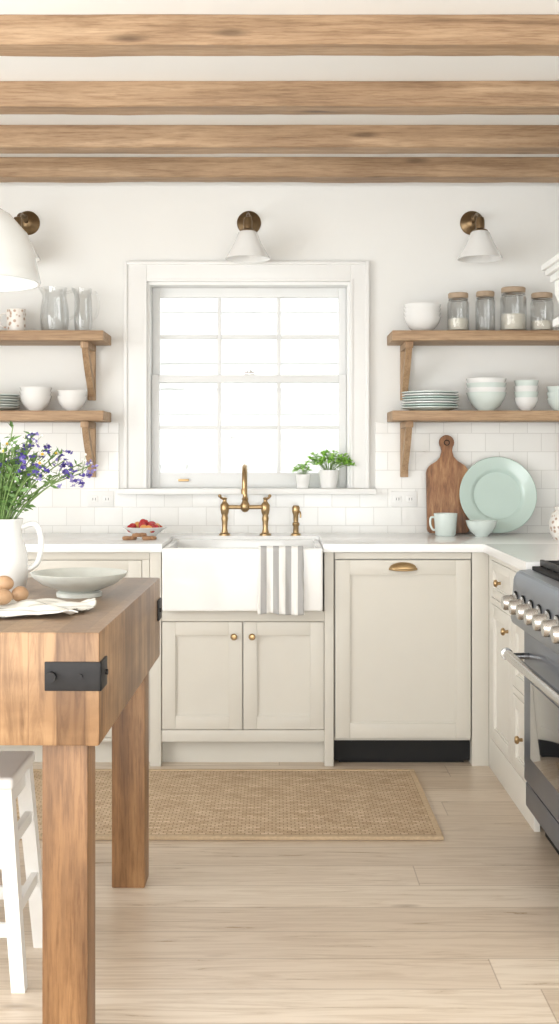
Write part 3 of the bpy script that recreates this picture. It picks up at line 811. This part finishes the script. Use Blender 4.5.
pot(0.125, 5.332, OZ0+.0005, .036, .065, 50, .045, .045, M_leafb, lf=.014)

# ---------------------------------------------------------------- rug
b = B('jute_rug', (-0.325, 4.21, 0))
b.box(-.875, .875, -.405, .405, .0005, .011, M_rug, .003)
for (x0, x1, y0, y1) in ((-.88, .88, -.412, -.39), (-.88, .88, .39, .412), (-.88, -.858, -.39, .39), (.858, .88, -.39, .39)):
    b.box(x0, x1, y0, y1, .0007, .0135, M_rugb, .004)
b.finish()

# ---------------------------------------------------------------- butcher block island
IW, IL = .66, 1.09
ang = -0.016
b = B('butcher_block_table', (-0.362-IW/2, 2.42+IL/2, 0), ang)
hw, hl = IW/2, IL/2
b.box(-hw, hw, -hl, hl, .66, .90, M_block, .006)
for sx in (-1, 1):
    for sy in (-1, 1):
        x1 = sx*(hw-.03); x0 = sx*(hw-.128); y1 = sy*(hl-.03); y0 = sy*(hl-.128)
        b.box(x0, x1, y0, y1, 0, .661, M_leg, .005)
for sx in (-1, 1):
    for sy in (-1, 1):
        xa = sx*(hw+.005); xb = sx*(hw-.115)
        ya = sy*(hl+.005)
        b.box(xb, xa, ya, sy*(hl-.001), .777, .838, M_iron, .002)
        b.box(sx*(hw-.001), xa, ya, sy*(hl-.075), .777, .838, M_iron, .002)
        b.cyl((xb+sx*.015, ya, .8075), (xb+sx*.015, ya+sy*.012, .8075), .011, M_iron)
        b.cyl((xb+sx*.075, ya, .8075), (xb+sx*.075, ya+sy*.005, .8075), .006, M_iron)
        b.cyl((xa, sy*(hl-.05), .8075), (xa+sx*.005, sy*(hl-.05), .8075), .006, M_iron)
b.finish()

b = B('serving_bowl', (-0.52, 3.04, 0.9005))
b.lathe([(0, 0), (.06, 0), (.06, .010), (.05, .014), (.095, .032), (.122, .052), (.128, .062), (.124, .063), (.115, .052), (.085, .034), (.04, .021), (0, .02)], M_stone, (0, 0, 0), 56)
b.finish()
# ceramic pitcher with flowers
b = jug('flower_pitcher', -0.745, 3.12, 0.9005, 0.072, 0.20, M_cer, .008, .76, 0.1, hx=.72)
for k in range(60):
    a = random.uniform(0, 6.28); q = random.random()**.6
    R = .215*q; top = Vector((R*math.cos(a)+.035, R*.8*math.sin(a), .235+(.215-.11*q)*random.uniform(.65, 1.08)))
    base = Vector((.02*math.cos(a), .02*math.sin(a), .08)); neckp = Vector((.038*q*math.cos(a), .038*q*math.sin(a), .195))
    mid = neckp.lerp(top, .5)+Vector((0, 0, .025))
    b.tube([base, neckp, mid, top], .0016, M_stem, 6, smooth=4)
    for j in range(13):
        u = random.uniform(.1, 1); p = neckp.lerp(top, u)+Vector((0, 0, .025*math.sin(u*math.pi)))
        b.leaf(p, (random.uniform(-1, 1), random.uniform(-1, 1), random.uniform(-.3, 1)), random.uniform(.018, .042), random.uniform(.006, .014), M_leaf)
    kind = k % 5
    if kind in (0, 2):
        for j in range(8):
            p = top+Vector((random.gauss(0, .011), random.gauss(0, .011), random.uniform(-.035, .012)))
            m = random.choice([M_purple, M_purple, M_lilac])
            for l in range(4):
                b.leaf(p, (random.uniform(-1, 1), random.uniform(-1, 1), random.uniform(-.3, .7)), .012, .010, m)
    elif kind == 1:
        for l in range(10):
            th = l*2*math.pi/10; b.leaf(top, (math.cos(th), math.sin(th)*.6-.2, .35*math.sin(th)+.25), .016, .007, M_petw, (0, -.5, 1))
        b.ball(top+Vector((0, -.002, .003)), .004, M_yel, 8)
    elif kind == 3:
        for l in range(8):
            p = top+Vector((random.gauss(0, .016), random.gauss(0, .016), random.gauss(0, .008)))
            b.ball(p, .0035, M_petw, 6); b.tube([top-Vector((0, 0, .03)), p], .0007, M_stem, 4)
b.finish()
# linen and eggs
b = B('linen_cloth', (-0.605, 2.71, 0.9005))
t = bmesh.new(); n = 60; G = []
for j in range(n+1):
    row = []
    for i in range(n+1):
        u = i/n-.5; v = j/n-.5
        x = u*.31+.02*math.sin(v*7); y = v*.24+.015*math.sin(u*9)
        z = .0045+.009*(1+noise.noise(Vector((x*14, y*18, 3))))+.012*max(0, math.sin(x*34+y*22))*(0.4+abs(u))+.008*max(0, math.sin(y*55-x*12))
        row.append(t.verts.new((x, y, max(.0015, z-.006))))
    G.append(row)
for a, c_ in zip(G, G[1:]):
    for i in range(n): t.faces.new((a[i], a[i+1], c_[i+1], c_[i]))
b.add(t, M_cloth, True); ob = b.finish(80)
so = ob.modifiers.new('thick', 'SOLIDIFY'); so.thickness = 0.0025; so.offset = 1
b = B('brown_eggs', (-0.665, 2.76, 0.9185))
for (x, y, a) in ((0, 0, .3), (.048, .012, 1.5), (.02, -.048, .9), (-.045, -.02, 2.0), (-.02, .045, .2)):
    b.ball((x, y, .019), (.026, .020, .019), M_egg, 20, Matrix.Rotation(a, 4, 'Z'))
b.ball((.012, -.004, .046), (.025, .019, .019), M_egg, 20)
b.finish()

# pendant
b = B('pendant_lamp', (-0.80, 3.02, 1.725))
b.lathe([(.178, 0), (.180, .006), (.174, .03), (.164, .08), (.141, .135), (.102, .180), (.055, .208), (.03, .218), (.03, .27), (.02, .285), (0, .288), (0, .212), (.05, .202), (.097, .174), (.135, .131), (.158, .08), (.168, .03), (.172, 0), (.178, 0)], M_pend, (0, 0, 0), 56)
b.cyl((0, 0, .285), (0, 0, .87), .005, M_brass); b.lathe([(0, .86), (.05, .86), (.055, .884), (0, .884)], M_brass)
b.lathe([(0, .02), (.03, .04), (.035, .07), (.02, .12), (.018, .21), (0, .21)], M_petw)
b.finish()

# stools
def stool(x, y):
    b = B('counter_stool', (x, y, 0))
    b.box(-.18, .18, -.13, .13, .475, .505, M_stool, .01, seg=3)
    for sx in (-1, 1):
        for sy in (-1, 1):
            tx, ty = sx*.155, sy*.10; bx, by = sx*.195, sy*.125; w = .019
            t = bmesh.new(); bmesh.ops.create_cube(t, size=1)
            for v in t.verts:
                if v.co.z > 0: v.co = Vector((tx+v.co.x*2*w, ty+v.co.y*2*w, .476))
                else: v.co = Vector((bx+v.co.x*2*w*.85, by+v.co.y*2*w*.85, 0))
            b.add(t, M_stool)
    for z in (.14, .30):
        f = 1-z/.476; ax = .155+.04*f; ay = .10+.025*f
        zz = z
        for sy in (-1, 1): b.box(-ax, ax, sy*ay-.009, sy*ay+.009, zz-.016, zz+.016, M_stool, .003)
        for sx in (-1, 1): b.box(sx*ax-.009, sx*ax+.009, -ay, ay, zz+.03, zz+.06, M_stool, .003)
    b.box(-.155, .155, -.109, -.091, .425, .475, M_stool); b.box(-.155, .155, .091, .109, .425, .475, M_stool)
    b.box(-.164, -.146, -.095, .095, .425, .475, M_stool); b.box(.146, .164, -.095, .095, .425, .475, M_stool)
    b.finish()
stool(-0.805, 2.86); stool(-1.30, 3.05)

# ---------------------------------------------------------------- light
w = bpy.data.worlds.new('daylight'); scene.world = w; w.use_nodes = True
bg = w.node_tree.nodes['Background']; bg.inputs['Color'].default_value = (0.975, 0.99, 0.993, 1); bg.inputs['Strength'].default_value = 3.25
def area(name, loc, rot, sx, sy, e, col=(.968, .987, .988)):
    l = bpy.data.lights.new(name, 'AREA'); l.shape = 'RECTANGLE'; l.size = sx; l.size_y = sy; l.energy = e; l.color = col
    o = bpy.data.objects.new(name, l); o.location = loc; o.rotation_euler = rot; scene.collection.objects.link(o)
area('fill_front_opening', (-.5, YF+.02, 1.2), (math.pi/2, 0, 0), 3.3, 2.2, 98)  # added fill lamp inside the made-up door opening
area('fill_side_opening', (XL+.02, .9, 1.42), (0, -math.pi/2, 0), 1.8, 4.8, 104)  # added fill lamp inside the made-up side opening

# ---------------------------------------------------------------- camera
cam = bpy.data.cameras.new('camera'); co = bpy.data.objects.new('camera', cam); scene.collection.objects.link(co)
co.location = (0, 0, 1.27); co.rotation_euler = (math.pi/2, 0, 0)
cam.sensor_fit = 'VERTICAL'; cam.sensor_height = 36; cam.lens = 36*1150/1024
cam.shift_y = -56/1024; cam.shift_x = 3.5/1024
cam.clip_start = 0.05
scene.camera = co
